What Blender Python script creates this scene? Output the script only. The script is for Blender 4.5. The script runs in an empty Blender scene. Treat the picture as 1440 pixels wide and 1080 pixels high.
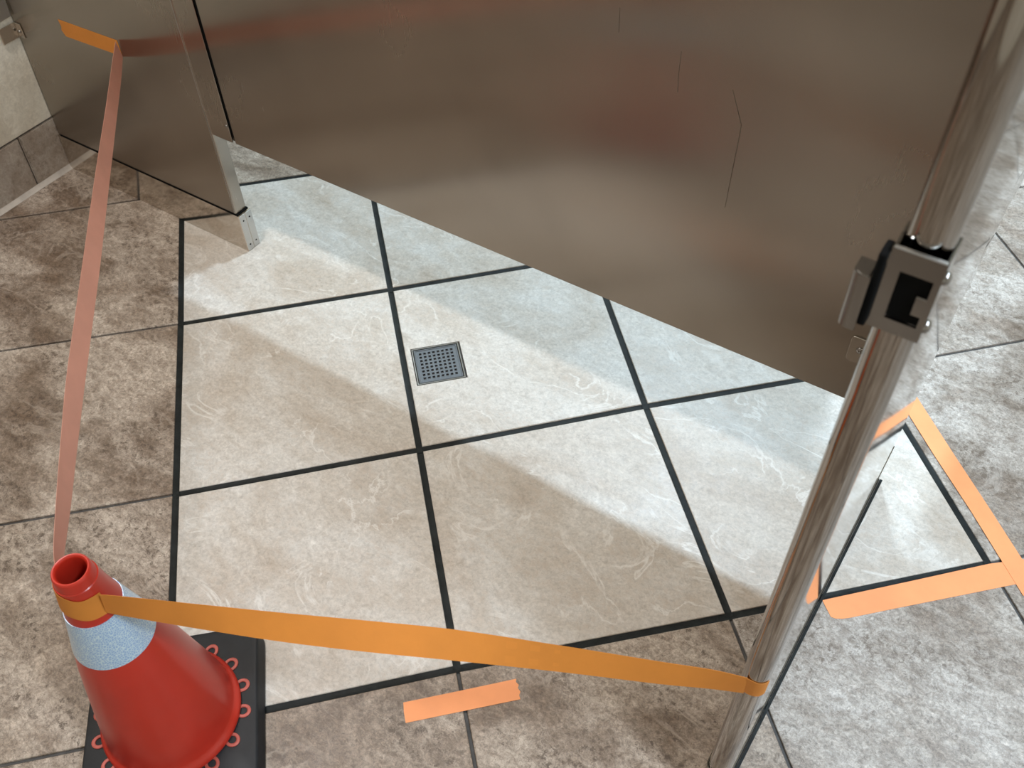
import bpy, bmesh, math, random
from mathutils import Vector, Matrix
random.seed(7)
SC = bpy.context.scene
C = SC.collection
T = .457                      # floor tile pitch
R2 = math.sqrt(2)

# World frame: x runs along the stall's far panel, y away from the camera, z up.
# The floor tiles are laid diagonally: their own axes are (1,-1)/sqrt2 rotated.
def uv(a, b, z=0.0):          # tile frame -> world
    return Vector(((a - b) / R2, (a + b) / R2, z))

# ---------------------------------------------------------------- camera
cd = bpy.data.cameras.new('camera')
cam = bpy.data.objects.new('camera', cd)
C.objects.link(cam)
cd.sensor_fit = 'HORIZONTAL'
cd.sensor_width = 36
cd.lens = 36 * 1376.95 / 1440
cd.clip_start = .02
right = Vector((.97880922, -.20293477, -.02738606))
down = Vector((-.17035033, -.73273395, -.65884878))
fwd = Vector((.11363663, .64955249, -.75177675))
def w3(v): return uv(v.x, v.y, v.z)
rw, dw, fw = w3(right), w3(down), w3(fwd)
M = Matrix(((rw.x, -dw.x, -fw.x), (rw.y, -dw.y, -fw.y), (rw.z, -dw.z, -fw.z))).to_4x4()
M.translation = Vector((.80530903, -.82876306, 1.47636864))
cam.matrix_world = M
SC.camera = cam
cd.dof.use_dof = True
cd.dof.focus_distance = 1.62
cd.dof.aperture_fstop = 10.0

# ---------------------------------------------------------------- light
wd = bpy.data.worlds.new('world'); SC.world = wd
wd.use_nodes = True
wd.node_tree.nodes['Background'].inputs[0].default_value = (.8, .85, .9, 1)
wd.node_tree.nodes['Background'].inputs[1].default_value = .05
SC.view_settings.view_transform = 'Standard'
SC.view_settings.look = 'None'
SC.view_settings.gamma = 1
SC.view_settings.exposure = 0.0
SC.view_settings.use_curve_mapping = False

def lamp(name, loc, sx, sy, power, col):
    l = bpy.data.lights.new(name, 'AREA')
    l.shape = 'RECTANGLE'; l.size = sx; l.size_y = sy
    l.energy = power; l.color = col
    o = bpy.data.objects.new(name, l); C.objects.link(o)
    o.location = loc
    return o
CEIL = 2.62
lamp('ceiling_lamp_stall', (-.55, -.38, CEIL - .03), .35, .12, 31, (1, .96, .93))
lamp('ceiling_lamp_right', (1.80, -.52, CEIL - .03), .28, .36, 50, (.80, .94, 1.08))
lamp('added_fill_right', (1.75, .75, CEIL - .03), .30, .60, 47, (.74, .93, 1.12))  # added fill without a known fixture, brightens the floor right of the post
lamp('ceiling_lamp_far', (-.15, 1.85, CEIL - .03), .30, .14, 70, (.70, .92, 1.11))

# ---------------------------------------------------------------- materials
def newmat(name):
    m = bpy.data.materials.new(name); m.use_nodes = True
    nt = m.node_tree
    return m, nt, nt.nodes, nt.links, nt.nodes['Principled BSDF']
def ramp(ns, stops, interp='LINEAR'):
    r = ns.new('ShaderNodeValToRGB'); e = r.color_ramp.elements
    r.color_ramp.interpolation = interp
    while len(e) < len(stops): e.new(.5)
    for i, (p, c) in enumerate(stops):
        e[i].position = p; e[i].color = (*c, 1) if len(c) == 3 else c
    return r
def noise(ns, ls, vec, scale, detail=6, rough=.6, dist=0):
    n = ns.new('ShaderNodeTexNoise')
    n.inputs['Scale'].default_value = scale; n.inputs['Detail'].default_value = detail
    n.inputs['Roughness'].default_value = rough; n.inputs['Distortion'].default_value = dist
    ls.new(vec, n.inputs['Vector']); return n
def mix(ns, ls, fac, a, b, mode='MIX'):
    m = ns.new('ShaderNodeMix'); m.data_type = 'RGBA'; m.blend_type = mode
    for s, v in ((m.inputs['Factor'], fac), (m.inputs['A'], a), (m.inputs['B'], b)):
        if isinstance(v, (int, float)): s.default_value = v
        elif isinstance(v, tuple): s.default_value = (*v, 1)
        else: ls.new(v, s)
    return m.outputs['Result']
def math_(ns, ls, op, a, b=0.0):
    m = ns.new('ShaderNodeMath'); m.operation = op
    for i, v in enumerate((a, b)):
        if isinstance(v, (int, float)): m.inputs[i].default_value = v
        else: ls.new(v, m.inputs[i])
    return m.outputs[0]

def stone(name, light, mid, dark, speck, speck_amt, rough, seed, vein=.5, mottle=.6, grain=.6, lo=.68, sharp=0.0):
    m, nt, ns, ls, bs = newmat(name)
    tc = ns.new('ShaderNodeTexCoord'); oi = ns.new('ShaderNodeObjectInfo')
    mp = ns.new('ShaderNodeMapping'); ls.new(tc.outputs['Object'], mp.inputs['Vector'])
    cm = ns.new('ShaderNodeCombineXYZ')
    r1 = math_(ns, ls, 'MULTIPLY', oi.outputs['Random'], 37.0 + seed)
    r2 = math_(ns, ls, 'MULTIPLY', oi.outputs['Random'], 91.0)
    ls.new(r1, cm.inputs[0]); ls.new(r2, cm.inputs[1]); ls.new(r1, cm.inputs[2])
    ls.new(cm.outputs[0], mp.inputs['Location'])
    # the stone's bedding streaks run one way on each tile
    st = ns.new('ShaderNodeMapping'); st.inputs['Rotation'].default_value = (0, 0, math.radians(28))
    st.inputs['Scale'].default_value = (1, 1.6, 1)
    ls.new(mp.outputs[0], st.inputs['Vector'])
    n1 = noise(ns, ls, st.outputs[0], 3.6, 9, .58, .9)
    n2 = noise(ns, ls, st.outputs[0], 15, 10, .68, .6)
    n3 = noise(ns, ls, mp.outputs[0], 95, 6, .72, .2)
    n4 = noise(ns, ls, mp.outputs[0], 420, 3, .6)
    n5 = noise(ns, ls, mp.outputs[0], 190, 8, .8, .8)
    n6 = noise(ns, ls, st.outputs[0], 42, 10, .78, .7)
    c1 = ramp(ns, [(.34 + sharp, dark), (.48, mid), (.62 - sharp, light)])
    ls.new(n1.outputs['Fac'], c1.inputs[0])
    f2 = ramp(ns, [(.36, (0, 0, 0)), (.66, (1, 1, 1))]); ls.new(n2.outputs['Fac'], f2.inputs[0])
    c2 = ramp(ns, [(0, dark), (.55, mid), (1, light)]); ls.new(f2.outputs[0], c2.inputs[0])
    col = mix(ns, ls, mottle * .6, c1.outputs[0], c2.outputs[0])
    # fine grain
    f4 = ramp(ns, [(.3, (.78, .78, .78)), (.7, (1.2, 1.2, 1.2))]); ls.new(n3.outputs['Fac'], f4.inputs[0])
    col = mix(ns, ls, .55, col, f4.outputs[0], 'MULTIPLY')
    f5 = ramp(ns, [(.36, (lo, lo * .97, lo * .94)), (.5, (1, 1, 1)), (.64, (2.0 - lo * 1.12,) * 3)]); ls.new(n5.outputs['Fac'], f5.inputs[0])
    col = mix(ns, ls, grain, col, f5.outputs[0], 'MULTIPLY')
    f6 = ramp(ns, [(.38, (lo + .02, lo - .03, lo - .07)), (.52, (1, 1, 1)), (.66, (1.9 - lo * 1.05, 1.92 - lo * 1.05, 1.95 - lo * 1.05))]); ls.new(n6.outputs['Fac'], f6.inputs[0])
    col = mix(ns, ls, grain * .8, col, f6.outputs[0], 'MULTIPLY')
    # dark pits gathered in clusters
    f3 = ramp(ns, [(.50, (0, 0, 0)), (.60, (1, 1, 1))]); ls.new(n3.outputs['Fac'], f3.inputs[0])
    k = noise(ns, ls, st.outputs[0], 6.5, 5, .6, .5)
    fk = ramp(ns, [(.47, (0, 0, 0)), (.58, (1, 1, 1))]); ls.new(k.outputs['Fac'], fk.inputs[0])
    pit = math_(ns, ls, 'MULTIPLY', f3.outputs[0], fk.outputs[0])
    pit = math_(ns, ls, 'MULTIPLY', pit, speck_amt)
    col = mix(ns, ls, pit, col, speck)
    # pale veins
    v = noise(ns, ls, st.outputs[0], 4.5, 7, .55, 1.2)
    a = math_(ns, ls, 'ABSOLUTE', math_(ns, ls, 'SUBTRACT', v.outputs['Fac'], .5))
    fv = ramp(ns, [(0, (1, 1, 1)), (.018, (0, 0, 0))]); ls.new(a, fv.inputs[0])
    fv2 = math_(ns, ls, 'MULTIPLY', math_(ns, ls, 'MULTIPLY', fv.outputs[0], fk.outputs[0]), vein)
    col = mix(ns, ls, fv2, col, tuple(min(1, c * 1.18) for c in light))
    ls.new(col, bs.inputs['Base Color'])
    rr = ramp(ns, [(.3, (rough - .07,) * 3), (.7, (rough + .1,) * 3)]); ls.new(n2.outputs['Fac'], rr.inputs[0])
    ls.new(rr.outputs[0], bs.inputs['Roughness'])
    bp = ns.new('ShaderNodeBump'); bp.inputs['Strength'].default_value = .35; bp.inputs['Distance'].default_value = .0012
    h = math_(ns, ls, 'ADD', math_(ns, ls, 'MULTIPLY', n2.outputs['Fac'], 1.2), math_(ns, ls, 'ADD', math_(ns, ls, 'MULTIPLY', n3.outputs['Fac'], .5), math_(ns, ls, 'MULTIPLY', n4.outputs['Fac'], .22)))
    ls.new(h, bp.inputs['Height']); ls.new(bp.outputs[0], bs.inputs['Normal'])
    return m

M_CLEAN = stone('cleaned_floor_tile', (.64, .61, .57), (.545, .49, .43), (.45, .375, .305), (.40, .31, .24), .35, .40, 3, .7, .5, .5)
M_WORN = stone('worn_floor_tile', (.47, .395, .325), (.28, .218, .168), (.15, .100, .066), (.085, .058, .04), .9, .42, 11, .35, .6, 1.0, .52, .05)
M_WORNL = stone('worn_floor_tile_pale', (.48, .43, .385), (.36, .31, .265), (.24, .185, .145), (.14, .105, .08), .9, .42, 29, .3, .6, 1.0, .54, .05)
M_WALL = stone('wall_tile_stone', (.78, .73, .63), (.68, .62, .51), (.55, .48, .38), (.3, .25, .2), .3, .38, 19, .3, .5, .25)
M_BASE = stone('baseboard_tile_stone', (.46, .40, .34), (.35, .285, .23), (.22, .165, .12), (.12, .085, .06), .6, .40, 23, .3, .7)

def plain(name, col, rough=.5, metal=0.0, var=.12, scale=30, bump=0.0, dist=.001, spec=.5):
    m, nt, ns, ls, bs = newmat(name)
    tc = ns.new('ShaderNodeTexCoord')
    n = noise(ns, ls, tc.outputs['Object'], scale, 6, .6)
    lo = tuple(max(0, c * (1 - var)) for c in col); hi = tuple(min(1, c * (1 + var)) for c in col)
    r = ramp(ns, [(.3, lo), (.7, hi)]); ls.new(n.outputs['Fac'], r.inputs[0])
    ls.new(r.outputs[0], bs.inputs['Base Color'])
    bs.inputs['Roughness'].default_value = rough; bs.inputs['Metallic'].default_value = metal
    bs.inputs['Specular IOR Level'].default_value = spec
    if bump:
        b = ns.new('ShaderNodeBump'); b.inputs['Strength'].default_value = bump; b.inputs['Distance'].default_value = dist
        ls.new(n.outputs['Fac'], b.inputs['Height']); ls.new(b.outputs[0], bs.inputs['Normal'])
    return m

def steel(name, col, rough, brush=.04, wave=0.0, brush_scale=(260, 260, 3), wave_scale=5, wdist=.01, stain=.12, aniso=0.0):
    m, nt, ns, ls, bs = newmat(name)
    tc = ns.new('ShaderNodeTexCoord')
    mp = ns.new('ShaderNodeMapping'); mp.inputs['Scale'].default_value = brush_scale
    ls.new(tc.outputs['Object'], mp.inputs['Vector'])
    nb = noise(ns, ls, mp.outputs[0], 1, 4, .6)
    nl = noise(ns, ls, tc.outputs['Object'], 3.0, 3, .5, .2)
    c = ramp(ns, [(.3, tuple(x * (1 - stain) for x in col)), (.7, tuple(min(1, x * (1 + stain)) for x in col))])
    ls.new(nl.outputs['Fac'], c.inputs[0])
    ls.new(c.outputs[0], bs.inputs['Base Color'])
    bs.inputs['Metallic'].default_value = 1
    r = math_(ns, ls, 'ADD', math_(ns, ls, 'MULTIPLY', math_(ns, ls, 'SUBTRACT', nb.outputs['Fac'], .5), brush), rough)
    r = math_(ns, ls, 'ADD', r, math_(ns, ls, 'MULTIPLY', math_(ns, ls, 'SUBTRACT', nl.outputs['Fac'], .5), rough * .45))
    ls.new(r, bs.inputs['Roughness'])
    if aniso:
        bs.inputs['Anisotropic'].default_value = aniso
        tg = ns.new('ShaderNodeCombineXYZ'); tg.inputs[0].default_value = 1
        ls.new(tg.outputs[0], bs.inputs['Tangent'])
    if wave:
        nw = noise(ns, ls, tc.outputs['Object'], wave_scale, 2, .4)
        b = ns.new('ShaderNodeBump'); b.inputs['Strength'].default_value = wave; b.inputs['Distance'].default_value = wdist
        ls.new(nw.outputs['Fac'], b.inputs['Height']); ls.new(b.outputs[0], bs.inputs['Normal'])
    return m

M_STEEL = steel('brushed_stainless', (.41, .37, .325), .26, .012, aniso=.95)
M_POST = steel('brushed_stainless_post', (.37, .335, .30), .06, .03)
M_SHOE = steel('polished_stainless_shoe', (.62, .57, .51), .09, .03)
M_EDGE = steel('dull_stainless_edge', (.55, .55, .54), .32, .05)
M_CHROME = steel('chromed_hardware', (.27, .255, .24), .14, .02)
M_HOLE = plain('dark_gap', (.004, .004, .004), .9, 0, .1, spec=.1)
M_BLACK = plain('black_rubber', (.012, .013, .015), .55, 0, .35, 40, .3, .001)
M_BASEB = plain('black_cone_base_rubber', (.010, .011, .0135), .55, 0, .3, 35, .25, .002)
M_GROUT = plain('grey_grout', (.075, .07, .066), .85, 0, .3, 60, .6, .002)
M_DGROUT = plain('black_grout_sealant', (.010, .012, .0115), .6, 0, .6, 28, .9, .004, spec=.25)
M_CAULK = plain('pale_caulk', (.42, .37, .32), .6, 0, .2, 25, .5, .002)
M_ORANGE = plain('orange_cone_plastic', (.52, .030, .015), .30, 0, .07, 12)
M_LOOP = plain('orange_loop_plastic', (.46, .095, .07), .5, 0, .15, 60)
M_DRAIN = steel('drain_stainless', (.17, .175, .19), .30, .06)
M_PAINT = plain('ceiling_paint', (.78, .77, .74), .9, 0, .03, 8)

def tape_mat(name, col, trans, back):
    m, nt, ns, ls, bs = newmat(name)
    tc = ns.new('ShaderNodeTexCoord')
    n = noise(ns, ls, tc.outputs['Object'], 190, 5, .7)
    nl = noise(ns, ls, tc.outputs['Object'], 9, 4, .6)
    r = ramp(ns, [(.35, tuple(c * .93 for c in col)), (.65, tuple(min(1, c * 1.05) for c in col))]); ls.new(nl.outputs['Fac'], r.inputs[0])
    ge = ns.new('ShaderNodeNewGeometry')
    colr = mix(ns, ls, ge.outputs['Backfacing'], r.outputs[0], back)
    ls.new(colr, bs.inputs['Base Color'])
    bs.inputs['Roughness'].default_value = .62
    b = ns.new('ShaderNodeBump'); b.inputs['Strength'].default_value = .35; b.inputs['Distance'].default_value = .0006
    ls.new(n.outputs['Fac'], b.inputs['Height']); ls.new(b.outputs[0], bs.inputs['Normal'])
    if trans:
        tr = ns.new('ShaderNodeBsdfTranslucent'); ls.new(colr, tr.inputs['Color'])
        mx = ns.new('ShaderNodeMixShader'); mx.inputs[0].default_value = trans
        ls.new(bs.outputs[0], mx.inputs[1]); ls.new(tr.outputs[0], mx.inputs[2])
        ls.new(mx.outputs[0], ns['Material Output'].inputs['Surface'])
    return m
M_TAPE = tape_mat('orange_masking_tape', (.74, .27, .04), .18, (.74, .27, .04))
M_TAPEB = tape_mat('pinkish_back_of_tape', (.78, .40, .29), .3, (.78, .40, .29))
M_TAPEF = tape_mat('orange_tape_on_floor', (.88, .33, .13), 0, (.88, .33, .13))

# reflective band of the cone: honeycomb prism sheeting
def band_mat():
    m, nt, ns, ls, bs = newmat('prismatic_reflective_sheeting')
    tc = ns.new('ShaderNodeTexCoord')
    v = ns.new('ShaderNodeTexVoronoi'); v.inputs['Scale'].default_value = 300; v.feature = 'DISTANCE_TO_EDGE'
    ls.new(tc.outputs['Object'], v.inputs['Vector'])
    r = ramp(ns, [(.02, (.74, .90, 1.0)), (.14, (.38, .58, .86))]); ls.new(v.outputs['Distance'], r.inputs[0])
    ls.new(r.outputs[0], bs.inputs['Base Color'])
    bs.inputs['Roughness'].default_value = .33; bs.inputs['Metallic'].default_value = .35
    bs.inputs['Coat Weight'].default_value = .5; bs.inputs['Coat Roughness'].default_value = .12
    b = ns.new('ShaderNodeBump'); b.inputs['Strength'].default_value = .5; b.inputs['Distance'].default_value = .0006
    ls.new(v.outputs['Distance'], b.inputs['Height']); ls.new(b.outputs[0], bs.inputs['Normal'])
    return m
M_BAND = band_mat()

# ---------------------------------------------------------------- helpers
def obj(name, bm, mat, parent=None, smooth=False):
    me = bpy.data.meshes.new(name)
    bmesh.ops.recalc_face_normals(bm, faces=bm.faces)
    if smooth:
        for f in bm.faces: f.smooth = True
    bm.to_mesh(me); bm.free()
    if isinstance(mat, (list, tuple)):
        for x in mat: me.materials.append(x)
    else: me.materials.append(mat)
    o = bpy.data.objects.new(name, me); C.objects.link(o)
    if parent: o.parent = parent
    if smooth: me.set_sharp_from_angle(angle=math.radians(38))
    return o
def thing(name, label, cat, loc=(0, 0, 0), group=None):
    o = bpy.data.objects.new(name, None); C.objects.link(o)
    o.location = loc; o.empty_display_size = .05
    o['label'] = label; o['category'] = cat
    if group: o['group'] = group
    return o
def tag(o, label, cat, group=None):
    o['label'] = label; o['category'] = cat
    if group: o['group'] = group
    return o
def keep(child, parent):      # parent without moving (parents are only translated or tilted)
    child.parent = parent
    child.matrix_parent_inverse = parent.matrix_basis.inverted()
    return child
def box(bm, x0, x1, y0, y1, z0, z1, bev=0.0, seg=2):
    g = bmesh.ops.create_cube(bm, size=1)
    vs = g['verts']
    for v in vs:
        v.co = Vector(((x0 + x1) / 2 + v.co.x * (x1 - x0), (y0 + y1) / 2 + v.co.y * (y1 - y0), (z0 + z1) / 2 + v.co.z * (z1 - z0)))
    if bev:
        es = list({e for v in vs for e in v.link_edges})
        bmesh.ops.bevel(bm, geom=es, offset=bev, segments=seg, affect='EDGES', profile=.5)
    return vs
def prism(bm, pts, z0, z1, bev=0.0):
    """polygon (x,y) list extruded from z0 to z1, with an optional chamfered top edge"""
    n = len(pts)
    a = sum(pts[i][0] * pts[(i + 1) % n][1] - pts[(i + 1) % n][0] * pts[i][1] for i in range(n))
    if a < 0: pts = pts[::-1]
    rings = [(pts, z0)]
    if bev:
        ins = inset(pts, bev * .35); ins2 = inset(pts, bev)
        rings += [(pts, z1 - bev), (ins, z1 - bev * .35), (ins2, z1)]
    else: rings += [(pts, z1)]
    vr = [[bm.verts.new((p[0], p[1], z)) for p in r] for r, z in rings]
    for k in range(len(vr) - 1):
        for i in range(n):
            j = (i + 1) % n
            bm.faces.new((vr[k][i], vr[k][j], vr[k + 1][j], vr[k + 1][i]))
    bm.faces.new(vr[-1]); bm.faces.new(vr[0][::-1])
    return vr
def inset(pts, d):
    n = len(pts); out = []
    for i in range(n):
        p0, p1, p2 = Vector(pts[i - 1][:2]), Vector(pts[i][:2]), Vector(pts[(i + 1) % n][:2])
        a = (p1 - p0).normalized(); b = (p2 - p1).normalized()
        na, nb = Vector((-a.y, a.x)), Vector((-b.y, b.x))
        m = na + nb; k = m.dot(na)
        m = m * (d / k) if k > .25 else m.normalized() * d * 1.6
        out.append((p1.x + m.x, p1.y + m.y))
    return out
def clip(poly, a, b, c):       # keep a*x+b*y<=c
    out = []
    for i in range(len(poly)):
        p, q = poly[i], poly[(i + 1) % len(poly)]
        dp, dq = a * p[0] + b * p[1] - c, a * q[0] + b * q[1] - c
        if dp <= 0: out.append(p)
        if dp * dq < 0:
            t = dp / (dp - dq); out.append((p[0] + t * (q[0] - p[0]), p[1] + t * (q[1] - p[1])))
    res = []
    for p in out:
        if not res or (abs(p[0] - res[-1][0]) + abs(p[1] - res[-1][1])) > .002: res.append(p)
    if len(res) > 1 and abs(res[0][0] - res[-1][0]) + abs(res[0][1] - res[-1][1]) < .002: res.pop()
    return res
def area(poly):
    return abs(sum(poly[i][0] * poly[(i + 1) % len(poly)][1] - poly[(i + 1) % len(poly)][0] * poly[i][1] for i in range(len(poly)))) / 2
def screw(name, loc, axis, r, mat, parent, depth=.003):
    """round-head screw with a cross recess; axis points out of the surface"""
    bm = bmesh.new()
    prof = [(1, 0), (1, .25), (.86, .65), (.55, .92), (.3, 1)]
    n = 16; rings = []
    for rr, h in prof:
        rings.append([bm.verts.new((math.cos(2 * math.pi * i / n) * rr * r, math.sin(2 * math.pi * i / n) * rr * r, h * depth)) for i in range(n)])
    for k in range(len(rings) - 1):
        for i in range(n):
            bm.faces.new((rings[k][i], rings[k][(i + 1) % n], rings[k + 1][(i + 1) % n], rings[k + 1][i]))
    c = bm.verts.new((0, 0, .45 * depth))
    for i in range(n): bm.faces.new((rings[-1][i], rings[-1][(i + 1) % n], c))
    bm.faces.new(rings[0][::-1])
    q = Vector((0, 0, 1)).rotation_difference(Vector(axis)).to_matrix().to_4x4()
    bmesh.ops.transform(bm, matrix=Matrix.Translation(loc) @ q, verts=bm.verts)
    return obj(name, bm, mat, parent, True)

# ---------------------------------------------------------------- the room shell
WL, WR, WF, WB = -1.293, 3.1, -2.5, 2.9      # left, right, front (behind the camera), back
LEAN = .065                                   # the left wall is a little out of plumb
def struct(o):
    o['kind'] = 'structure'; return o
bm = bmesh.new(); box(bm, WL - .12, WR + .12, WF - .12, WB + .12, -.08, -.0045)
floor = struct(obj('floor', bm, M_GROUT))
bm = bmesh.new(); box(bm, WL - .12, WR + .12, WF - .12, WB + .12, CEIL, CEIL + .08)
struct(obj('ceiling', bm, M_PAINT))
bm = bmesh.new(); box(bm, WR, WR + .1, WF, WB, -.0045, CEIL); struct(obj('wall_right', bm, M_WALL))
bm = bmesh.new(); box(bm, WL - .1, WR + .1, WB, WB + .1, -.0045, CEIL); struct(obj('wall_back', bm, M_WALL))
bm = bmesh.new(); box(bm, WL - .1, WR + .1, WF - .1, WF, -.0045, CEIL); struct(obj('wall_front', bm, M_WALL))
bm = bmesh.new(); vs = box(bm, WL - .14, WL - .008, WF, WB, -.0045, CEIL)
for v in vs:
    if v.co.x > WL - .05: v.co.x += LEAN * max(0, v.co.z)
wall_left = struct(obj('wall_left', bm, M_GROUT))

# ---- floor tiles, laid diagonally
NUDGE = {(-1, 1): (.0048, -.0065), (0, 1): (.0018, -.005), (-1, 0): (.0033, -.0041), (0, 0): (.0017, -.0019),
         (1, 0): (-.007, .0047), (0, -1): (-.0018, .004), (1, -1): (-.0037, -.0022), (2, -1): (.0008, -.0038)}
def node(i, j):
    d = NUDGE.get((i, j), (0, 0))
    return (i * T + d[0], j * T + d[1])
THICK, THIN = .0062, .0029                    # half joint widths
def lines_thick_v(i, j):                      # joint on x=i beside row j
    return -1 <= i <= 2 and -1 <= j <= 1
def lines_thick_h(i, j):                      # joint on y=j beside column i
    return -1 <= j <= 2 and -1 <= i <= 1
def offset_poly(p, d):                        # quad p (ccw), one inset per edge (bottom, right, top, left)
    n = 4; out = []
    L = []
    for k in range(4):
        a, b = Vector(p[k]), Vector(p[(k + 1) % 4]); t = (b - a).normalized(); nn = Vector((-t.y, t.x))
        L.append((a + nn * d[k], t))
    for k in range(4):
        (a, t), (b, s) = L[k - 1], L[k]
        den = t.x * s.y - t.y * s.x
        u = ((b.x - a.x) * s.y - (b.y - a.y) * s.x) / den
        out.append((a.x + t.x * u, a.y + t.y * u))
    return out
DR = (.0197, .1213, .1580, .2612)             # drain opening in tile frame
for i in range(-9, 11):
    for j in range(-9, 11):
        q = [node(i, j), node(i + 1, j), node(i + 1, j + 1), node(i, j + 1)]
        d = [THICK if lines_thick_h(i, j) else THIN, THICK if lines_thick_v(i + 1, j) else THIN,
             THICK if lines_thick_h(i, j + 1) else THIN, THICK if lines_thick_v(i, j) else THIN]
        q = offset_poly(q, d)
        w = [tuple(uv(a, b).xy) for a, b in q]
        clean = -1 <= i <= 1 and -1 <= j <= 1
        for a, b, c in ((-1, 0, -(WL + .004)), (1, 0, WR - .003), (0, -1, -(WF + .003)), (0, 1, WB - .003)):
            w = clip(w, a, b, c)
            if len(w) < 3: break
        if len(w) < 3 or area(w) < .0006: continue
        bm = bmesh.new()
        zt = random.uniform(-.0004, .0004)
        if (i, j) == (0, 0):
            # the tile cut round the floor drain: four trapezoids round a square hole, with walls
            o_ = [tuple(uv(a, b).xy) for a, b in q]
            h_ = [tuple(uv(a, b).xy) for a, b in ((DR[0], DR[2]), (DR[1] + .0022, DR[2]), (DR[1] + .0022, DR[3] + .0006), (DR[0], DR[3] + .0006))]
            oi_ = inset(o_, .0014)
            A = [bm.verts.new((*p, -.009)) for p in o_]; B = [bm.verts.new((*p, -.0014)) for p in o_]
            Cc = [bm.verts.new((*p, 0)) for p in oi_]; D = [bm.verts.new((*p, 0)) for p in h_]; E_ = [bm.verts.new((*p, -.009)) for p in h_]
            for k in range(4):
                l = (k + 1) % 4
                for u_, v_ in ((A, B), (B, Cc), (Cc, D), (D, E_)):
                    bm.faces.new((u_[k], u_[l], v_[l], v_[k]))
        else:
            prism(bm, w, -.009, zt, .0014)
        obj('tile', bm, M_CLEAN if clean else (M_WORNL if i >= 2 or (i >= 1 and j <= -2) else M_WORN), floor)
# black sealant in the wide joints of the cleaned block
def strip_quad(bm, a, b, hw, z):
    a, b = Vector(a), Vector(b); t = (b - a).normalized(); n = Vector((-t.y, t.x)) * hw
    N = 14
    prev = None
    for k in range(N + 1):
        c = a + (b - a) * (k / N)
        row = []
        for s, dz in ((-1, 0), (-.45, -.0012), (.4, -.0010), (1, 0)):
            p = c + n * s
            row.append(bm.verts.new((*uv(p.x, p.y).xy, z + dz + random.uniform(-.0004, .0004))))
        if prev:
            for m_ in range(3): bm.faces.new((prev[m_], row[m_], row[m_ + 1], prev[m_ + 1]))
        prev = row
for i in range(-1, 3):
    for j in range(-1, 2):
        bm = bmesh.new(); strip_quad(bm, node(i, j), node(i, j + 1), THICK + .0008, -.0020)
        obj('grout_joint', bm, M_DGROUT, floor, True)
for j in range(-1, 3):
    for i in range(-1, 2):
        bm = bmesh.new(); strip_quad(bm, node(i, j), node(i + 1, j), THICK + .0008, -.0021)
        obj('grout_joint', bm, M_DGROUT, floor, True)

# ---- left wall: baseboard row and upper wall tiles
bb = bpy.data.objects.new('baseboard_left', None); C.objects.link(bb); bb['kind'] = 'structure'
def wx(z): return WL + LEAN * max(0, z)
def wall_tile(name, y0, y1, z0, z1, t, mat, parent):
    bm = bmesh.new()
    vs = box(bm, -t, 0, y0, y1, z0, z1)
    es = [e for e in bm.edges if all(v.co.x > -1e-6 for v in e.verts)]
    bmesh.ops.bevel(bm, geom=es, offset=.0025, segments=2, affect='EDGES')
    for v in bm.verts: v.co.x += wx(v.co.z)
    return obj(name, bm, mat, parent)
ys = [-2.49, -2.2, -1.9, -1.6, -1.3, -1.0, -.70, -.455, -.152, .153, .457, .76, 1.065, 1.37, 1.674, 1.98, 2.28, 2.58, 2.88]
for a, b in zip(ys[:-1], ys[1:]):
    wall_tile('tile', a + .0015, b - .0015, .006, .146, .0085, M_BASE, bb)
for k, (z0, z1) in enumerate(((.150, .606), (.609, 1.065), (1.068, 1.524), (1.527, 1.983), (1.986, 2.44))):
    y = WF + .02 + .22 * (k % 2)
    while y < WB - .05:
        wall_tile('tile', y + .0012, min(y + .456, WB - .01) - .0012, z0, z1, .0075, M_WALL, wall_left)
        y += .456
bm = bmesh.new()
vs = []
for k in range(60):
    y = WF + .02 + (WB - WF - .04) * k / 59
    vs.append([bm.verts.new((WL + .0005, y, .011 + random.uniform(-.001, .001))), bm.verts.new((WL + .004, y, .0045)), bm.verts.new((WL + .0105 + random.uniform(-.001, .001), y, .0006))])
for a, b in zip(vs[:-1], vs[1:]):
    for m_ in range(2): bm.faces.new((a[m_], b[m_], b[m_ + 1], a[m_ + 1]))
cj = obj('trim_1', bm, M_CAULK, None, True); cj['kind'] = 'structure'

# ---------------------------------------------------------------- left pilaster
PV = .2527                                    # front face of the partition line
PT = .0317
PH = 1.80
def rounded_sheet(bm, x0, x1, y0, y1, z0, z1, r, both=False, nseg=6):
    """a slab standing up, its right (and left) vertical edges rounded"""
    pts = []
    def corner(cx, cy, a0, a1):
        for k in range(nseg + 1):
            a = math.radians(a0 + (a1 - a0) * k / nseg); pts.append((cx + r * math.cos(a), cy + r * math.sin(a)))
    corner(x1 - r, y0 + r, -90, 0); corner(x1 - r, y1 - r, 0, 90)
    if both: corner(x0 + r, y1 - r, 90, 180); corner(x0 + r, y0 + r, 180, 270)
    else: pts += [(x0, y1), (x0, y0)]
    prism(bm, pts, z0, z1)

pil = thing('partition_pilaster', 'brushed steel pilaster panel joined to the tiled wall, orange tape stuck on it', 'toilet partition', (-.98, PV, 0))
bm = bmesh.new(); rounded_sheet(bm, WL + .012, -.684, PV, PV + PT, .1005, PH, .0035)
for v in bm.verts:
    if v.co.x < WL + .02: v.co.x = wx(v.co.z) + .002
keep(obj('face_sheet', bm, M_STEEL, None, True), pil)
# folded flange line just inside the free edge
bm = bmesh.new(); box(bm, -.6892, -.6878, PV - .0006, PV + .002, .104, PH - .01)
keep(obj('edge_seam', bm, M_EDGE), pil)
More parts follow.
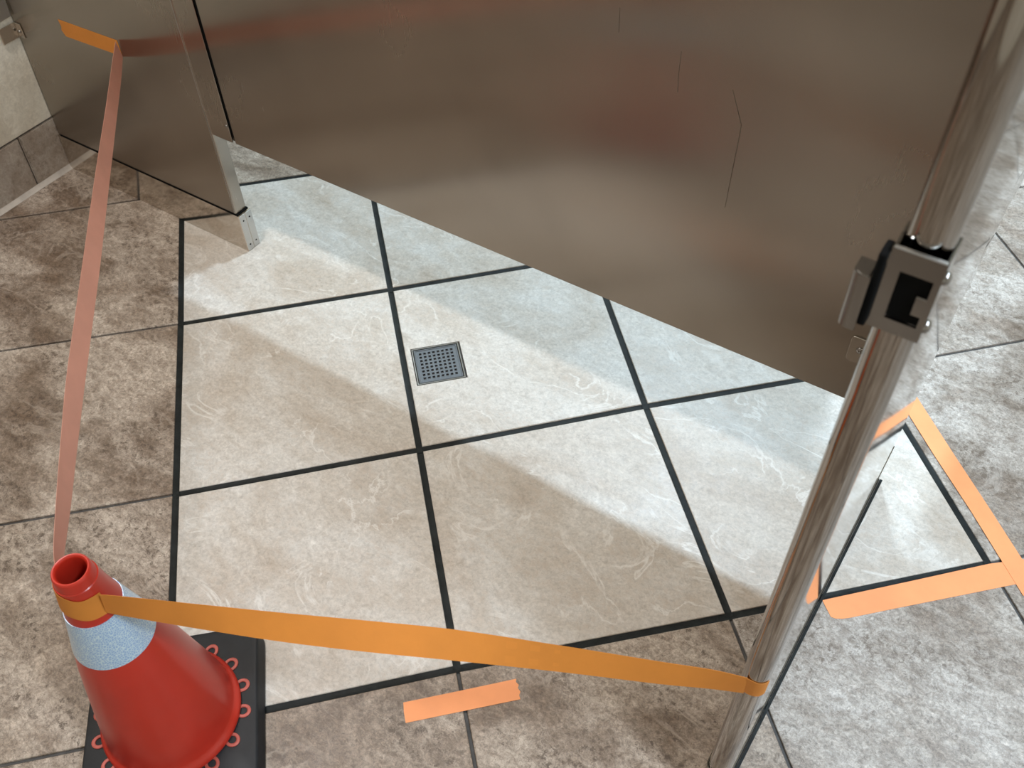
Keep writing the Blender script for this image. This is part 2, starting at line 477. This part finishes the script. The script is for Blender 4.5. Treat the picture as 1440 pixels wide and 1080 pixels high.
# shoe round the foot
bm = bmesh.new(); rounded_sheet(bm, WL + .004, -.6755, PV - .0028, PV + PT + .0028, 0.0005, .1, .003)
shoe = keep(obj('shoe', bm, M_SHOE, None, True), pil)
for v in shoe.data.vertices:
    if v.co.x < -1.2: v.co.x = wx(v.co.z) + .0015
bm = bmesh.new(); box(bm, WL + .016, -.6815, PV - .0012, PV + PT + .0012, .0995, .1022)
keep(obj('shoe_gap', bm, M_HOLE), pil)
# end cap plates with seam and four rivets
for y0, y1 in ((PV - .0022, PV + .0148), (PV + .0164, PV + PT + .0022)):
    bm = bmesh.new(); box(bm, -.6762, -.6742, y0, y1, .001, .0995, .0006, 1)
    pl = keep(obj('shoe_end_plate', bm, M_EDGE), pil)
    for z in (.016, .084):
        s = screw('rivet', Vector((-.6742, (y0 + y1) / 2, z)), (1, 0, 0), .0021, M_HOLE, None, .0008)
        s.parent = pl
# wall bracket with its screw
wb = thing('wall_bracket', 'small steel angle bracket where the left pilaster meets the tiled wall', 'bracket', (-1.265, PV, .4))
bm = bmesh.new()
box(bm, wx(.39) + .0035, -1.2425, PV - .0036, PV - .0004, .367, .402, .0012, 1)
box(bm, wx(.39) + .0035, wx(.39) + .0065, PV - .045, PV - .0036, .367, .402, .0008, 1)
keep(obj('bracket_plate', bm, M_SHOE), wb)
bm = bmesh.new()
box(bm, wx(.44) + .0035, wx(.44) + .0065, PV - .05, PV - .004, .418, .47, .0008, 1)
keep(obj('wall_flange', bm, M_EDGE), wb)
keep(screw('screw', Vector((-1.2515, PV - .0036, .383)), (0, -1, 0), .0042, M_CHROME, None), wb)

# ---------------------------------------------------------------- far panel and its edge strip
PB = .313
es_ = thing('edge_channel', 'narrow vertical steel strip between the left pilaster and the large panel', 'partition trim', (-.654, PV, PB))
bm = bmesh.new(); box(bm, -.6825, -.6245, PV - .0012, PV + .0018, PB, PH, .0006, 1)
keep(obj('strip_face', bm, M_STEEL), es_)
keep(screw('screw', Vector((-.6295, PV - .0012, .351)), (0, -1, 0), .0042, M_CHROME, None, .0026), es_)
pan = thing('partition_panel', 'large brushed stainless partition panel hanging above the tiles across the top', 'toilet partition', (.05, PV, PB))
bm = bmesh.new(); rounded_sheet(bm, -.6185, .716, PV + .0005, PV + .0265, PB, PH, .002, True, 3)
keep(obj('panel_sheet', bm, M_STEEL, None, True), pan)
bm = bmesh.new(); box(bm, -.6246, -.6184, PV + .0022, PV + .02, PB + .012, PH)
keep(obj('edge_gap', bm, M_HOLE), pan)
bm = bmesh.new(); box(bm, -.675, -.6188, PV + .003, PV + .022, PB + .002, PH, .001, 1)
keep(obj('channel_web', bm, M_STEEL), es_)
# scratch marks on the sheet
def scratch(pts, w):
    bm = bmesh.new(); prev = None
    for k, (x, z) in enumerate(pts):
        ww = w * (.35 + .65 * math.sin(math.pi * (k + .6) / (len(pts) + .2)))
        row = [bm.verts.new((x - ww, PV + .0003, z)), bm.verts.new((x + ww, PV + .0003, z))]
        if prev: bm.faces.new((prev[0], row[0], row[1], prev[1]))
        prev = row
    return keep(obj('scratch', bm, M_SCR), pan)
M_SCR = plain('scratch_mark', (.16, .13, .105), .4, .8, .2)
scratch([(.413, .768), (.424, .742), (.4325, .722), (.4325, .703), (.4318, .675), (.4308, .64), (.430, .605), (.4295, .583)], .0007)
scratch([(.243, .835), (.243, .80)], .0004); scratch([(.336, .80), (.3355, .765), (.337, .74)], .0004)
# fixing tab beside the right post
br = thing('panel_bracket', 'small rounded steel tab with screw at the large panel\'s lower right corner', 'bracket', (.68, PV, .425))
bm = bmesh.new()
pts = []
for cx, cz, a0 in ((.6585, .4005, 180), (.6585, .4385, 90)):
    for k in range(6):
        a = math.radians(a0 + 90 - 90 * k / 5) if a0 == 180 else math.radians(a0 + 90 - 90 * k / 5)
        pts.append((cx + .006 * math.cos(a), cz + .006 * math.sin(a)))
pts += [(.7185, .4445), (.7185, .3945)]
prism(bm, pts, 0, .0028, .0006)
bmesh.ops.transform(bm, matrix=Matrix(((1, 0, 0, 0), (0, 0, -1, PV + .0005), (0, 1, 0, 0), (0, 0, 0, 1))), verts=bm.verts)
keep(obj('tab_plate', bm, M_STEEL), br)
keep(screw('screw', Vector((.669, PV - .0023, .422)), (0, -1, 0), .0056, M_CHROME, None, .0032), br)

# ---------------------------------------------------------------- right pilaster (seen almost edge-on)
XR = .757; TH = .0317; XL = XR - TH; VF = -.290; VE = .39; SL = .0125
def lean(bm):
    for v in bm.verts: v.co.x += SL * v.co.z
rp = thing('partition_pilaster', 'upright steel pilaster seen edge-on at right, rounded front edge, latch keeper on it', 'toilet partition', (XR - TH / 2, 0, 0))
def bullnose(bm, x0, x1, y0, y1, z0, z1, r=.0148, n=10, nz=1):
    pts = []
    for k in range(n + 1):
        a = math.radians(180 + 90 * k / n); pts.append((x0 + r + r * math.cos(a), y0 + r + r * math.sin(a)))
    for k in range(n + 1):
        a = math.radians(270 + 90 * k / n); pts.append((x1 - r + r * math.cos(a), y0 + r + r * math.sin(a)))
    pts += [(x1, y1), (x0, y1)]
    prism(bm, pts, z0, z1)
bm = bmesh.new(); bullnose(bm, XL, XR, VF, VE, .1005, PH)
lean(bm)
keep(obj('face_sheet', bm, M_POST, None, True), rp)
bm = bmesh.new(); bullnose(bm, XL - .002, XR + .001, VF - .002, VE + .002, .0006, .1)
lean(bm)
keep(obj('shoe', bm, M_POST, None, True), rp)
bm = bmesh.new(); bullnose(bm, XL - .0004, XR - .0012, VF - .0004, VE, .0996, .1016)
lean(bm)
keep(obj('shoe_gap', bm, M_HOLE), rp)
# dark sealant bead along the foot of the shoe
bm = bmesh.new(); box(bm, XR + .0018, XR + .0062, VF + .01, VE + .002, .0002, .0022)
keep(obj('foot_sealant', bm, M_DGROUT), rp)

# the divider that carries on beyond the pilaster, hung above the floor, its sheet slightly buckled
dv = thing('partition_panel', 'steel divider panel beyond the right post mirroring tiles and orange tape', 'toilet partition', (XR - .018, 1.0, PB))
bm = bmesh.new()
NY, NZ = 60, 24
def wob(y, z):
    return .0011 * math.sin(y * 17 + 1.3 * math.sin(z * 9)) * math.cos(z * 7 + .6) + .0007 * math.sin(y * 41 + z * 5)
g = {}
for a in range(NY + 1):
    for b in range(NZ + 1):
        y = VE + .004 + (2.2 - VE) * a / NY; z = PB + (PH - PB) * (b / NZ) ** 1.6
        g[a, b] = (bm.verts.new((XR - .004 + wob(y, z) + SL * z, y, z)), bm.verts.new((XR - .030 + SL * z, y, z)))
for a in range(NY):
    for b in range(NZ):
        for s in (0, 1): bm.faces.new((g[a, b][s], g[a + 1, b][s], g[a + 1, b + 1][s], g[a, b + 1][s]))
for a in range(NY):
    for b in (0, NZ): bm.faces.new((g[a, b][0], g[a + 1, b][0], g[a + 1, b][1], g[a, b][1]))
for b in range(NZ):
    for a in (0, NY): bm.faces.new((g[a, b][0], g[a, b + 1][0], g[a, b + 1][1], g[a, b][1]))
keep(obj('panel_sheet', bm, M_POST, None, True), dv)

# ---- latch keeper clasped round the post's front edge
kp = thing('latch_keeper', 'chromed U-shaped door latch keeper with slot and stop lip clasping the right post', 'latch', (XR - TH / 2 + SL, VF - .004, 1.024))
LX = SL * 1.024
x0, x1 = XL + LX - .0022, XR + LX + .0022
yk = VF - .0062
z0, z1 = .982, 1.053
wt = .0024
bm = bmesh.new()                                # front plate with the slot cut out of its right half
sx0, sx1, sz0, sz1 = x0 + .0095, x1 - .0045, .994, 1.036
xs = [x0, sx0, sx1, x1]; zs = [z0, sz0, sz1, z1]
V = {}
for a, x in enumerate(xs):
    for b, z in enumerate(zs):
        for s, y in ((0, yk), (1, yk + wt)): V[a, b, s] = bm.verts.new((x, y, z))
for a in range(3):
    for b in range(3):
        if (a, b) == (1, 1): continue
        for s in (0, 1): bm.faces.new((V[a, b, s], V[a + 1, b, s], V[a + 1, b + 1, s], V[a, b + 1, s]))
for a in range(3):
    for b in (0, 3): bm.faces.new((V[a, b, 0], V[a + 1, b, 0], V[a + 1, b, 1], V[a, b, 1]))
for b in range(3):
    for a in (0, 3): bm.faces.new((V[a, b, 0], V[a, b + 1, 0], V[a, b + 1, 1], V[a, b, 1]))
for a, b, c, d in ((1, 1, 2, 1), (2, 1, 2, 2), (2, 2, 1, 2), (1, 2, 1, 1)): bm.faces.new((V[a, b, 0], V[c, d, 0], V[c, d, 1], V[a, b, 1]))
keep(obj('front_plate', bm, M_CHROME), kp)
for side in (0, 1):
    bm = bmesh.new()
    xa = x0 if side == 0 else x1 - wt
    ye = VF + .026
    box(bm, xa, xa + wt, yk + .0003, ye, z0 + .001, z1, .0007, 1)
    f = keep(obj('flange', bm, M_CHROME), kp)
    for zz in ((z1 - .011,) if side == 0 else (z1 - .012, z0 + .017)):
        s = screw('screw', Vector((x0 if side == 0 else x1, VF - .004 if zz > 1.03 else VF - .006, zz)), (-1, 0, 0) if side == 0 else (1, 0, 0), .0052, M_CHROME, None, .0042)
        s.parent = f; s.matrix_parent_inverse = f.matrix_world.inverted()
        s.matrix_parent_inverse = kp.matrix_basis.inverted() @ Matrix.Identity(4)
        s.matrix_parent_inverse = Matrix.Identity(4)
# slot pocket and the little tongue in it
bm = bmesh.new(); box(bm, sx0 + .0003, sx1 - .0003, yk + wt + .0002, yk + wt + .003, sz0, sz1)
keep(obj('slot_pocket', bm, M_HOLE), kp)
bm = bmesh.new(); box(bm, sx1 - .0075, sx1 + .002, yk + .0004, yk + .0024, sz0 + .009, sz0 + .026, .0008, 1)
keep(obj('strike_tongue', bm, M_CHROME), kp)
# black bumper and curved stop lip to the left of the plate
bm = bmesh.new(); box(bm, x0 - .006, x0 - .0003, yk - .006, yk + .012, z0 + .002, z1 - .004, .0015, 2)
keep(obj('rubber_bumper', bm, M_HOLE), kp)
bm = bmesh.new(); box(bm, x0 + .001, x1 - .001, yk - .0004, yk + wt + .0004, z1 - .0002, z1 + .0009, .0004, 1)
keep(obj('edge_highlight', bm, M_EDGE), kp)  # lighter steel strip stands in for the highlight on the plate's top edge
bm = bmesh.new()
prof = []
for k in range(9):                              # J-shaped section: arm from the bumper, curling towards the door
    a = math.radians(-90 - 90 * k / 8)
    prof.append((x0 - .0115 + .0065 * math.cos(a), yk - .0045 + .0065 * math.sin(a)))
prof = [(x0 - .0052, yk - .011)] + prof + [(x0 - .018, yk + .008)]
prev = None
inner = inset(prof + [(x0 - .0052, yk + .008)], -.0)
def thicken(pr, t):
    out = []
    for k, p in enumerate(pr):
        a = Vector(pr[max(0, k - 1)]); b = Vector(pr[min(len(pr) - 1, k + 1)]); d = (b - a).normalized()
        out.append((p[0] + d.y * t, p[1] - d.x * t))
    return out
q = thicken(prof, .002)
poly = prof + q[::-1]
prism(bm, poly, z0 + .0, 1.031)
keep(obj('stop_lip', bm, M_CHROME, None, True), kp)
bm = bmesh.new(); prism(bm, [(x0 - .0062, yk - .0105), (x0 - .0115, yk - .0105), (x0 - .0155, yk - .008), (x0 - .0172, yk - .004), (x0 - .0172, yk + .008), (x0 - .0062, yk + .008)], 1.028, 1.0312, .0006)
keep(obj('lip_cap', bm, M_CHROME), kp)

# ---------------------------------------------------------------- floor drain
dr = thing('floor_drain', 'square stainless floor drain with pierced strainer set in a tile', 'drain', uv((DR[0] + DR[1]) / 2, (DR[2] + DR[3]) / 2, 0))
def W(a, b, z): return uv(a, b, z)
def frame_ring(name, o0, i0, zt, zb, mat, parent):
    bm = bmesh.new()
    def rg(d, z): return [bm.verts.new(W(a, b, z)) for a, b in ((DR[0] + d, DR[2] + d), (DR[1] - d, DR[2] + d), (DR[1] - d, DR[3] - d), (DR[0] + d, DR[3] - d))]
    rr = [rg(o0, zb), rg(o0, zt - .0004), rg(o0 + .0005, zt), rg(i0 - .0005, zt), rg(i0, zt - .0004), rg(i0, zb)]
    for a, b in zip(rr[:-1], rr[1:]):
        for k in range(4): bm.faces.new((a[k], a[(k + 1) % 4], b[(k + 1) % 4], b[k]))
    return keep(obj(name, bm, mat), parent)
frame_ring('frame', .0016, .0042, .0004, -.02, M_CHROME, dr)
frame_ring('inner_rim', .0056, .0086, -.0002, -.012, M_DRAIN, dr)
bm = bmesh.new(); vs = [bm.verts.new(W(a, b, -.0062)) for a, b in ((DR[0] + .001, DR[2] + .001), (DR[1] + .003, DR[2] + .001), (DR[1] + .003, DR[3] + .001), (DR[0] + .001, DR[3] + .001))]
bm.faces.new(vs); vs2 = [bm.verts.new(v.co - Vector((0, 0, .02))) for v in vs]; bm.faces.new(vs2[::-1])
for k in range(4): bm.faces.new((vs[k], vs[(k + 1) % 4], vs2[(k + 1) % 4], vs2[k]))
keep(obj('drain_well', bm, M_HOLE), dr)
# strainer plate: 8 x 8 square holes
bm = bmesh.new()
m0, m1 = DR[0] + .0086, DR[1] - .0086; n0, n1 = DR[2] + .0086, DR[3] - .0086
def cuts(a, b, mar):
    out = [a]; w_ = (b - a - 2 * mar) / 8
    for k in range(8):
        c = a + mar + w_ * k
        out += [c + w_ * .22, c + w_ * .78]
    return out + [b]
cx, cy = cuts(m0, m1, .005), cuts(n0, n1, .004)
VV = {}
for a, x in enumerate(cx):
    for b, y in enumerate(cy):
        VV[a, b] = (bm.verts.new(W(x, y, -.0010)), bm.verts.new(W(x, y, -.0030)))
for a in range(len(cx) - 1):
    for b in range(len(cy) - 1):
        hole = a % 2 == 1 and b % 2 == 1
        if not hole:
            bm.faces.new((VV[a, b][0], VV[a + 1, b][0], VV[a + 1, b + 1][0], VV[a, b + 1][0]))
        else:
            for (p, q_) in (((a, b), (a + 1, b)), ((a + 1, b), (a + 1, b + 1)), ((a + 1, b + 1), (a, b + 1)), ((a, b + 1), (a, b))):
                bm.faces.new((VV[p][0], VV[q_][0], VV[q_][1], VV[p][1]))
for k in list(VV):
    for v in VV[k]:
        if not v.link_faces: bm.verts.remove(v)
keep(obj('strainer_plate', bm, M_DRAIN), dr)

# ---------------------------------------------------------------- traffic cone
CX, CY = -.441, -.446
CO = uv(CX, CY)
cone = thing('traffic_cone', 'orange traffic cone with silver reflective band on a black square base', 'traffic cone', (CO.x, CO.y, 0))
def lathe(bm, prof, n=72, close=False):
    rings = [[bm.verts.new((CO.x + r * math.cos(2 * math.pi * k / n), CO.y + r * math.sin(2 * math.pi * k / n), z)) for k in range(n)] for r, z in prof]
    for a, b in zip(rings[:-1], rings[1:]):
        for k in range(n): bm.faces.new((a[k], a[(k + 1) % n], b[(k + 1) % n], b[k]))
    if close:
        a, b = rings[-1], rings[0]
        for k in range(n): bm.faces.new((a[k], a[(k + 1) % n], b[(k + 1) % n], b[k]))
PROF = [(.024, .458), (.0275, .43), (.0312, .405), (.0365, .38), (.0450, .34), (.054, .30), (.0625, .26), (.0705, .215), (.079, .165), (.0885, .11), (.0945, .07), (.0965, .052)]
def rad(z):
    for (r0, za), (r1, zb) in zip(PROF[:-1], PROF[1:]):
        if za >= z >= zb: return r0 + (r1 - r0) * (za - z) / (za - zb)
    return PROF[-1][0]
bm = bmesh.new()
body = [(.1045, .033), (.1052, .036), (.1045, .040), (.101, .0445), (.0985, .0475), (.0965, .052), (.0945, .07), (.0885, .11), (.079, .165), (.0705, .215), (.0625, .26), (.054, .30),
        (.0450, .34), (.0365, .38), (.0312, .405), (.0270, .438), (.0270, .4405), (.0258, .4415), (.0254, .4435), (.0242, .4545), (.0234, .4575), (.0222, .4590), (.0206, .4588), (.0190, .457), (.0183, .454),
        (.0195, .42), (.028, .37), (.07, .20), (.088, .06), (.095, .033)]
lathe(bm, body, 80, True)
keep(obj('body', bm, M_ORANGE, None, True), cone)
bm = bmesh.new()
bz = [.3795 - .0795 * k / 10 for k in range(11)]
lathe(bm, [(rad(z) + .0008, z) for z in bz] + [(rad(z) - .001, z) for z in bz[::-1]], 96, True)
keep(obj('reflective_band', bm, M_BAND, None, True), cone)
# black rubber base: square with clipped, rounded corners and a sloping skirt
bm = bmesh.new()
HB = .1345
def sq(h, c, z):
    out = []
    for k, (sx, sy) in enumerate(((1, 1), (-1, 1), (-1, -1), (1, -1))):
        cx, cy = sx * (h - c), sy * (h - c)
        for m_ in range(7):
            a = math.radians(k * 90 + 90 * m_ / 6); p = (cx + c * math.cos(a), cy + c * math.sin(a))
            out.append(p)
    a = math.radians(-2.0)
    return [uv(CX + p[0] * math.cos(a) - p[1] * math.sin(a), CY + p[0] * math.sin(a) + p[1] * math.cos(a), z) for p in out]
rings = [sq(HB, .03, .0004), sq(HB, .03, .007), sq(HB - .001, .03, .0095), sq(HB - .0045, .028, .0265), sq(HB - .006, .027, .0295), sq(HB - .009, .025, .031)]
R_ = [[bm.verts.new(p) for p in r] for r in rings]
for a, b in zip(R_[:-1], R_[1:]):
    for k in range(len(a)): bm.faces.new((a[k], a[(k + 1) % len(a)], b[(k + 1) % len(a)], b[k]))
bm.faces.new(R_[-1]); bm.faces.new(R_[0][::-1])
keep(obj('base', bm, M_BASEB, None, True), cone)
# sixteen plastic loops that pin the cone into its base
loop_me = None
for k in range(16):
    ang = math.radians(-10.3 + 22.4 * k)          # tile frame
    if loop_me is None:
        bm = bmesh.new(); n = 18; rr = []
        for m_ in range(n):
            a = 2 * math.pi * m_ / n; ca, sa = math.cos(a), math.sin(a)
            def pt(rad_, z): return bm.verts.new((ca * rad_ * 1.4, sa * rad_ * 1.22, z))
            rr.append([pt(.0088, 0), pt(.0088, .0016), pt(.0080, .0024), pt(.0056, .0024), pt(.0048, .0016), pt(.0048, 0)])
        for m_ in range(n):
            a, b = rr[m_], rr[(m_ + 1) % n]
            for q_ in range(6): bm.faces.new((a[q_], b[q_], b[(q_ + 1) % 6], a[(q_ + 1) % 6]))
        o = obj('loop', bm, M_LOOP, None, True); loop_me = o.data
    else:
        o = bpy.data.objects.new('loop', loop_me); C.objects.link(o)
    p = uv(CX + .1085 * math.cos(ang), CY + .1085 * math.sin(ang), .0312)
    o.parent = cone
    o.location = p - cone.location
    o.rotation_euler = (0, 0, ang + math.pi / 4)

# ---------------------------------------------------------------- tapes
def ribbon(name, cs, mat, parent=None, sub=5, thick=.00022):
    """cs: list of (centre, half-width vector)"""
    def cr(p0, p1, p2, p3, t):
        return .5 * ((2 * p1) + (p2 - p0) * t + (2 * p0 - 5 * p1 + 4 * p2 - p3) * t * t + (3 * p1 - p0 - 3 * p2 + p3) * t ** 3)
    pts = []
    for k in range(len(cs) - 1):
        i0, i3 = max(0, k - 1), min(len(cs) - 1, k + 2)
        for m_ in range(sub):
            t = m_ / sub
            pts.append((cr(cs[i0][0], cs[k][0], cs[k + 1][0], cs[i3][0], t), cr(cs[i0][1], cs[k][1], cs[k + 1][1], cs[i3][1], t)))
    pts.append(cs[-1])
    bm = bmesh.new(); rows = []
    for k, (c, w) in enumerate(pts):
        d = (pts[min(k + 1, len(pts) - 1)][0] - pts[max(k - 1, 0)][0]).normalized()
        nn = d.cross(w).normalized() * thick
        rows.append([bm.verts.new(c + w + nn), bm.verts.new(c + nn), bm.verts.new(c - w + nn), bm.verts.new(c - w - nn), bm.verts.new(c - nn), bm.verts.new(c + w - nn)])
    for a, b in zip(rows[:-1], rows[1:]):
        for q_ in range(6): bm.faces.new((a[q_], b[q_], b[(q_ + 1) % 6], a[(q_ + 1) % 6]))
    bm.faces.new(rows[0][::-1]); bm.faces.new(rows[-1])
    return obj(name, bm, mat, parent, True)
def span(raw, n1, thetas, W=.0365):
    out = []
    for i, c in enumerate(raw):
        c = Vector(c)
        t = (Vector(raw[min(i + 1, len(raw) - 1)]) - Vector(raw[max(i - 1, 0)])).normalized()
        a = t.cross(Vector((0, 0, 1))).normalized(); b = a.cross(t)
        th = math.radians(thetas[i])
        out.append((c, (a * math.cos(th) + b * math.sin(th)) * W / 2))
    return out
raw1 = [(-.9005, .2505, .4425), (-.8546, .1997, .4340), (-.7457, .0887, .4333), (-.6006, -.0591, .4346), (-.4534, -.2091, .4335), (-.3465, -.3181, .4345), (-.2523, -.4141, .4350), (-.1727, -.4951, .4300), (-.1094, -.5597, .4240), (-.0567, -.6133, .4195), (-.030, -.6345, .4170)]
th1 = [86, 80, 78, 72, 68, 69, 70, 77, 83, 92, 95]
ta = thing('barrier_tape', 'pinkish orange tape stretched from the left pilaster down to the cone top', 'tape', (-.9, .25, .44))
keep(ribbon('free_span', span(raw1, None, th1), M_TAPEB), ta)
# the end stuck to the pilaster
bm = bmesh.new()
P_ = [(-1.0855, .456), (-1.083, .440), (-1.0875, .431), (-1.080, .4185), (-.9005, .4245), (-.9005, .4605)]
prism(bm, [(x, z) for x, z in P_], 0, .0004)
bmesh.ops.transform(bm, matrix=Matrix(((1, 0, 0, 0), (0, 0, -1, PV - .0002), (0, 1, 0, 0), (0, 0, 0, 1))), verts=bm.verts)
e_ = keep(obj('stuck_end', bm, M_TAPE), ta); e_['label'] = 'deeper orange end stuck flat on the steel'

raw2 = [(.040, -.6285, .4125), (.0559, -.6203, .4108), (.1472, -.5759, .4045), (.2435, -.5291, .4000), (.3378, -.4832, .4005), (.4326, -.4371, .4020), (.5525, -.3788, .3955), (.6500, -.3313, .3872), (.7029, -.3056, .3850), (.7405, -.2912, .3858)]
th2 = [96, 102, 116, 132, 146, 140, 118, 108, 101, 93]
tb = thing('barrier_tape', 'orange tape stretched across the bottom from the cone to the right post', 'tape', (.38, -.44, .36))
keep(ribbon('free_span', span(raw2, None, th2), M_TAPE), tb)
# wrapped round the neck of the cone, with a lifted end
cs = []
for k in range(33):
    a = math.radians(-205 + 214 * k / 32)          # world angle round the cone axis
    z = .4145 - .0085 * (math.cos(a) * rw.x + math.sin(a) * rw.y) + .0008 * math.sin(k * .7)
    r = rad(z) + .0019
    sl = .0028
    rr_ = .18
    c = Vector((CO.x + r * math.cos(a), CO.y + r * math.sin(a), z))
    out = Vector((math.cos(a), math.sin(a), 0))
    w = (Vector((0, 0, 1)) - out * rr_).normalized() * .01825
    cs.append((c, w))
keep(ribbon('neck_wrap', cs, M_TAPE, None, 2), tb)
# stuck end round the post's bullnose
cs = []
zc = .3860; lx = SL * zc; r = .0148
path = [(XL + .0045, VF - .0013), (XL + .0125, VF - .0008), (XR - r, VF - .0007)]
for k in range(1, 6):
    a = math.radians(270 + 75 * k / 5); path.append((XR - r + (r + .0007) * math.cos(a), VF + r + (r + .0007) * math.sin(a)))
for x, y in path: cs.append((Vector((x + lx, y, zc)), Vector((SL * .018, 0, .0175))))
keep(ribbon('stuck_end', cs, M_TAPE, None, 3), tb)

def floor_tape(name, pts, label, z=.0009, group=None):
    bm = bmesh.new()
    prism(bm, [tuple(uv(a * T, b * T).xy) for a, b in pts], z - .0004, z)
    return tag(obj(name, bm, M_TAPEF), label, 'tape', group)
floor_tape('tape_strip', [(-.207, -1.147), (-.208, -1.110), (-.2055, -1.074), (-.02, -1.0745), (.12, -1.074), (.190, -1.0735), (.1865, -1.085), (.194, -1.097), (.1885, -1.108), (.1945, -1.122), (.188, -1.134), (.1885, -1.149), (.02, -1.148)],
           'short torn strip of orange tape stuck flat on the floor at bottom centre')
floor_tape('tape_strip', [(1.340, -1.019), (1.343, -1.088), (1.357, -1.098), (1.38, -1.104), (1.41, -1.106), (1.60, -1.107), (1.80, -1.109), (2.30, -1.113), (2.30, -1.033), (2.00, -1.012), (1.70, -1.016)],
           'orange floor tape strip running right from the post along black grout')
floor_tape('tape_strip', [(2.043, -.12), (2.045, -.5), (2.053, -.786), (2.052, -1.16), (2.13, -1.16), (2.129, -.80), (2.124, -.5), (2.122, -.12)],
           'orange floor tape strip slanting down the right side beyond the post', .0015)
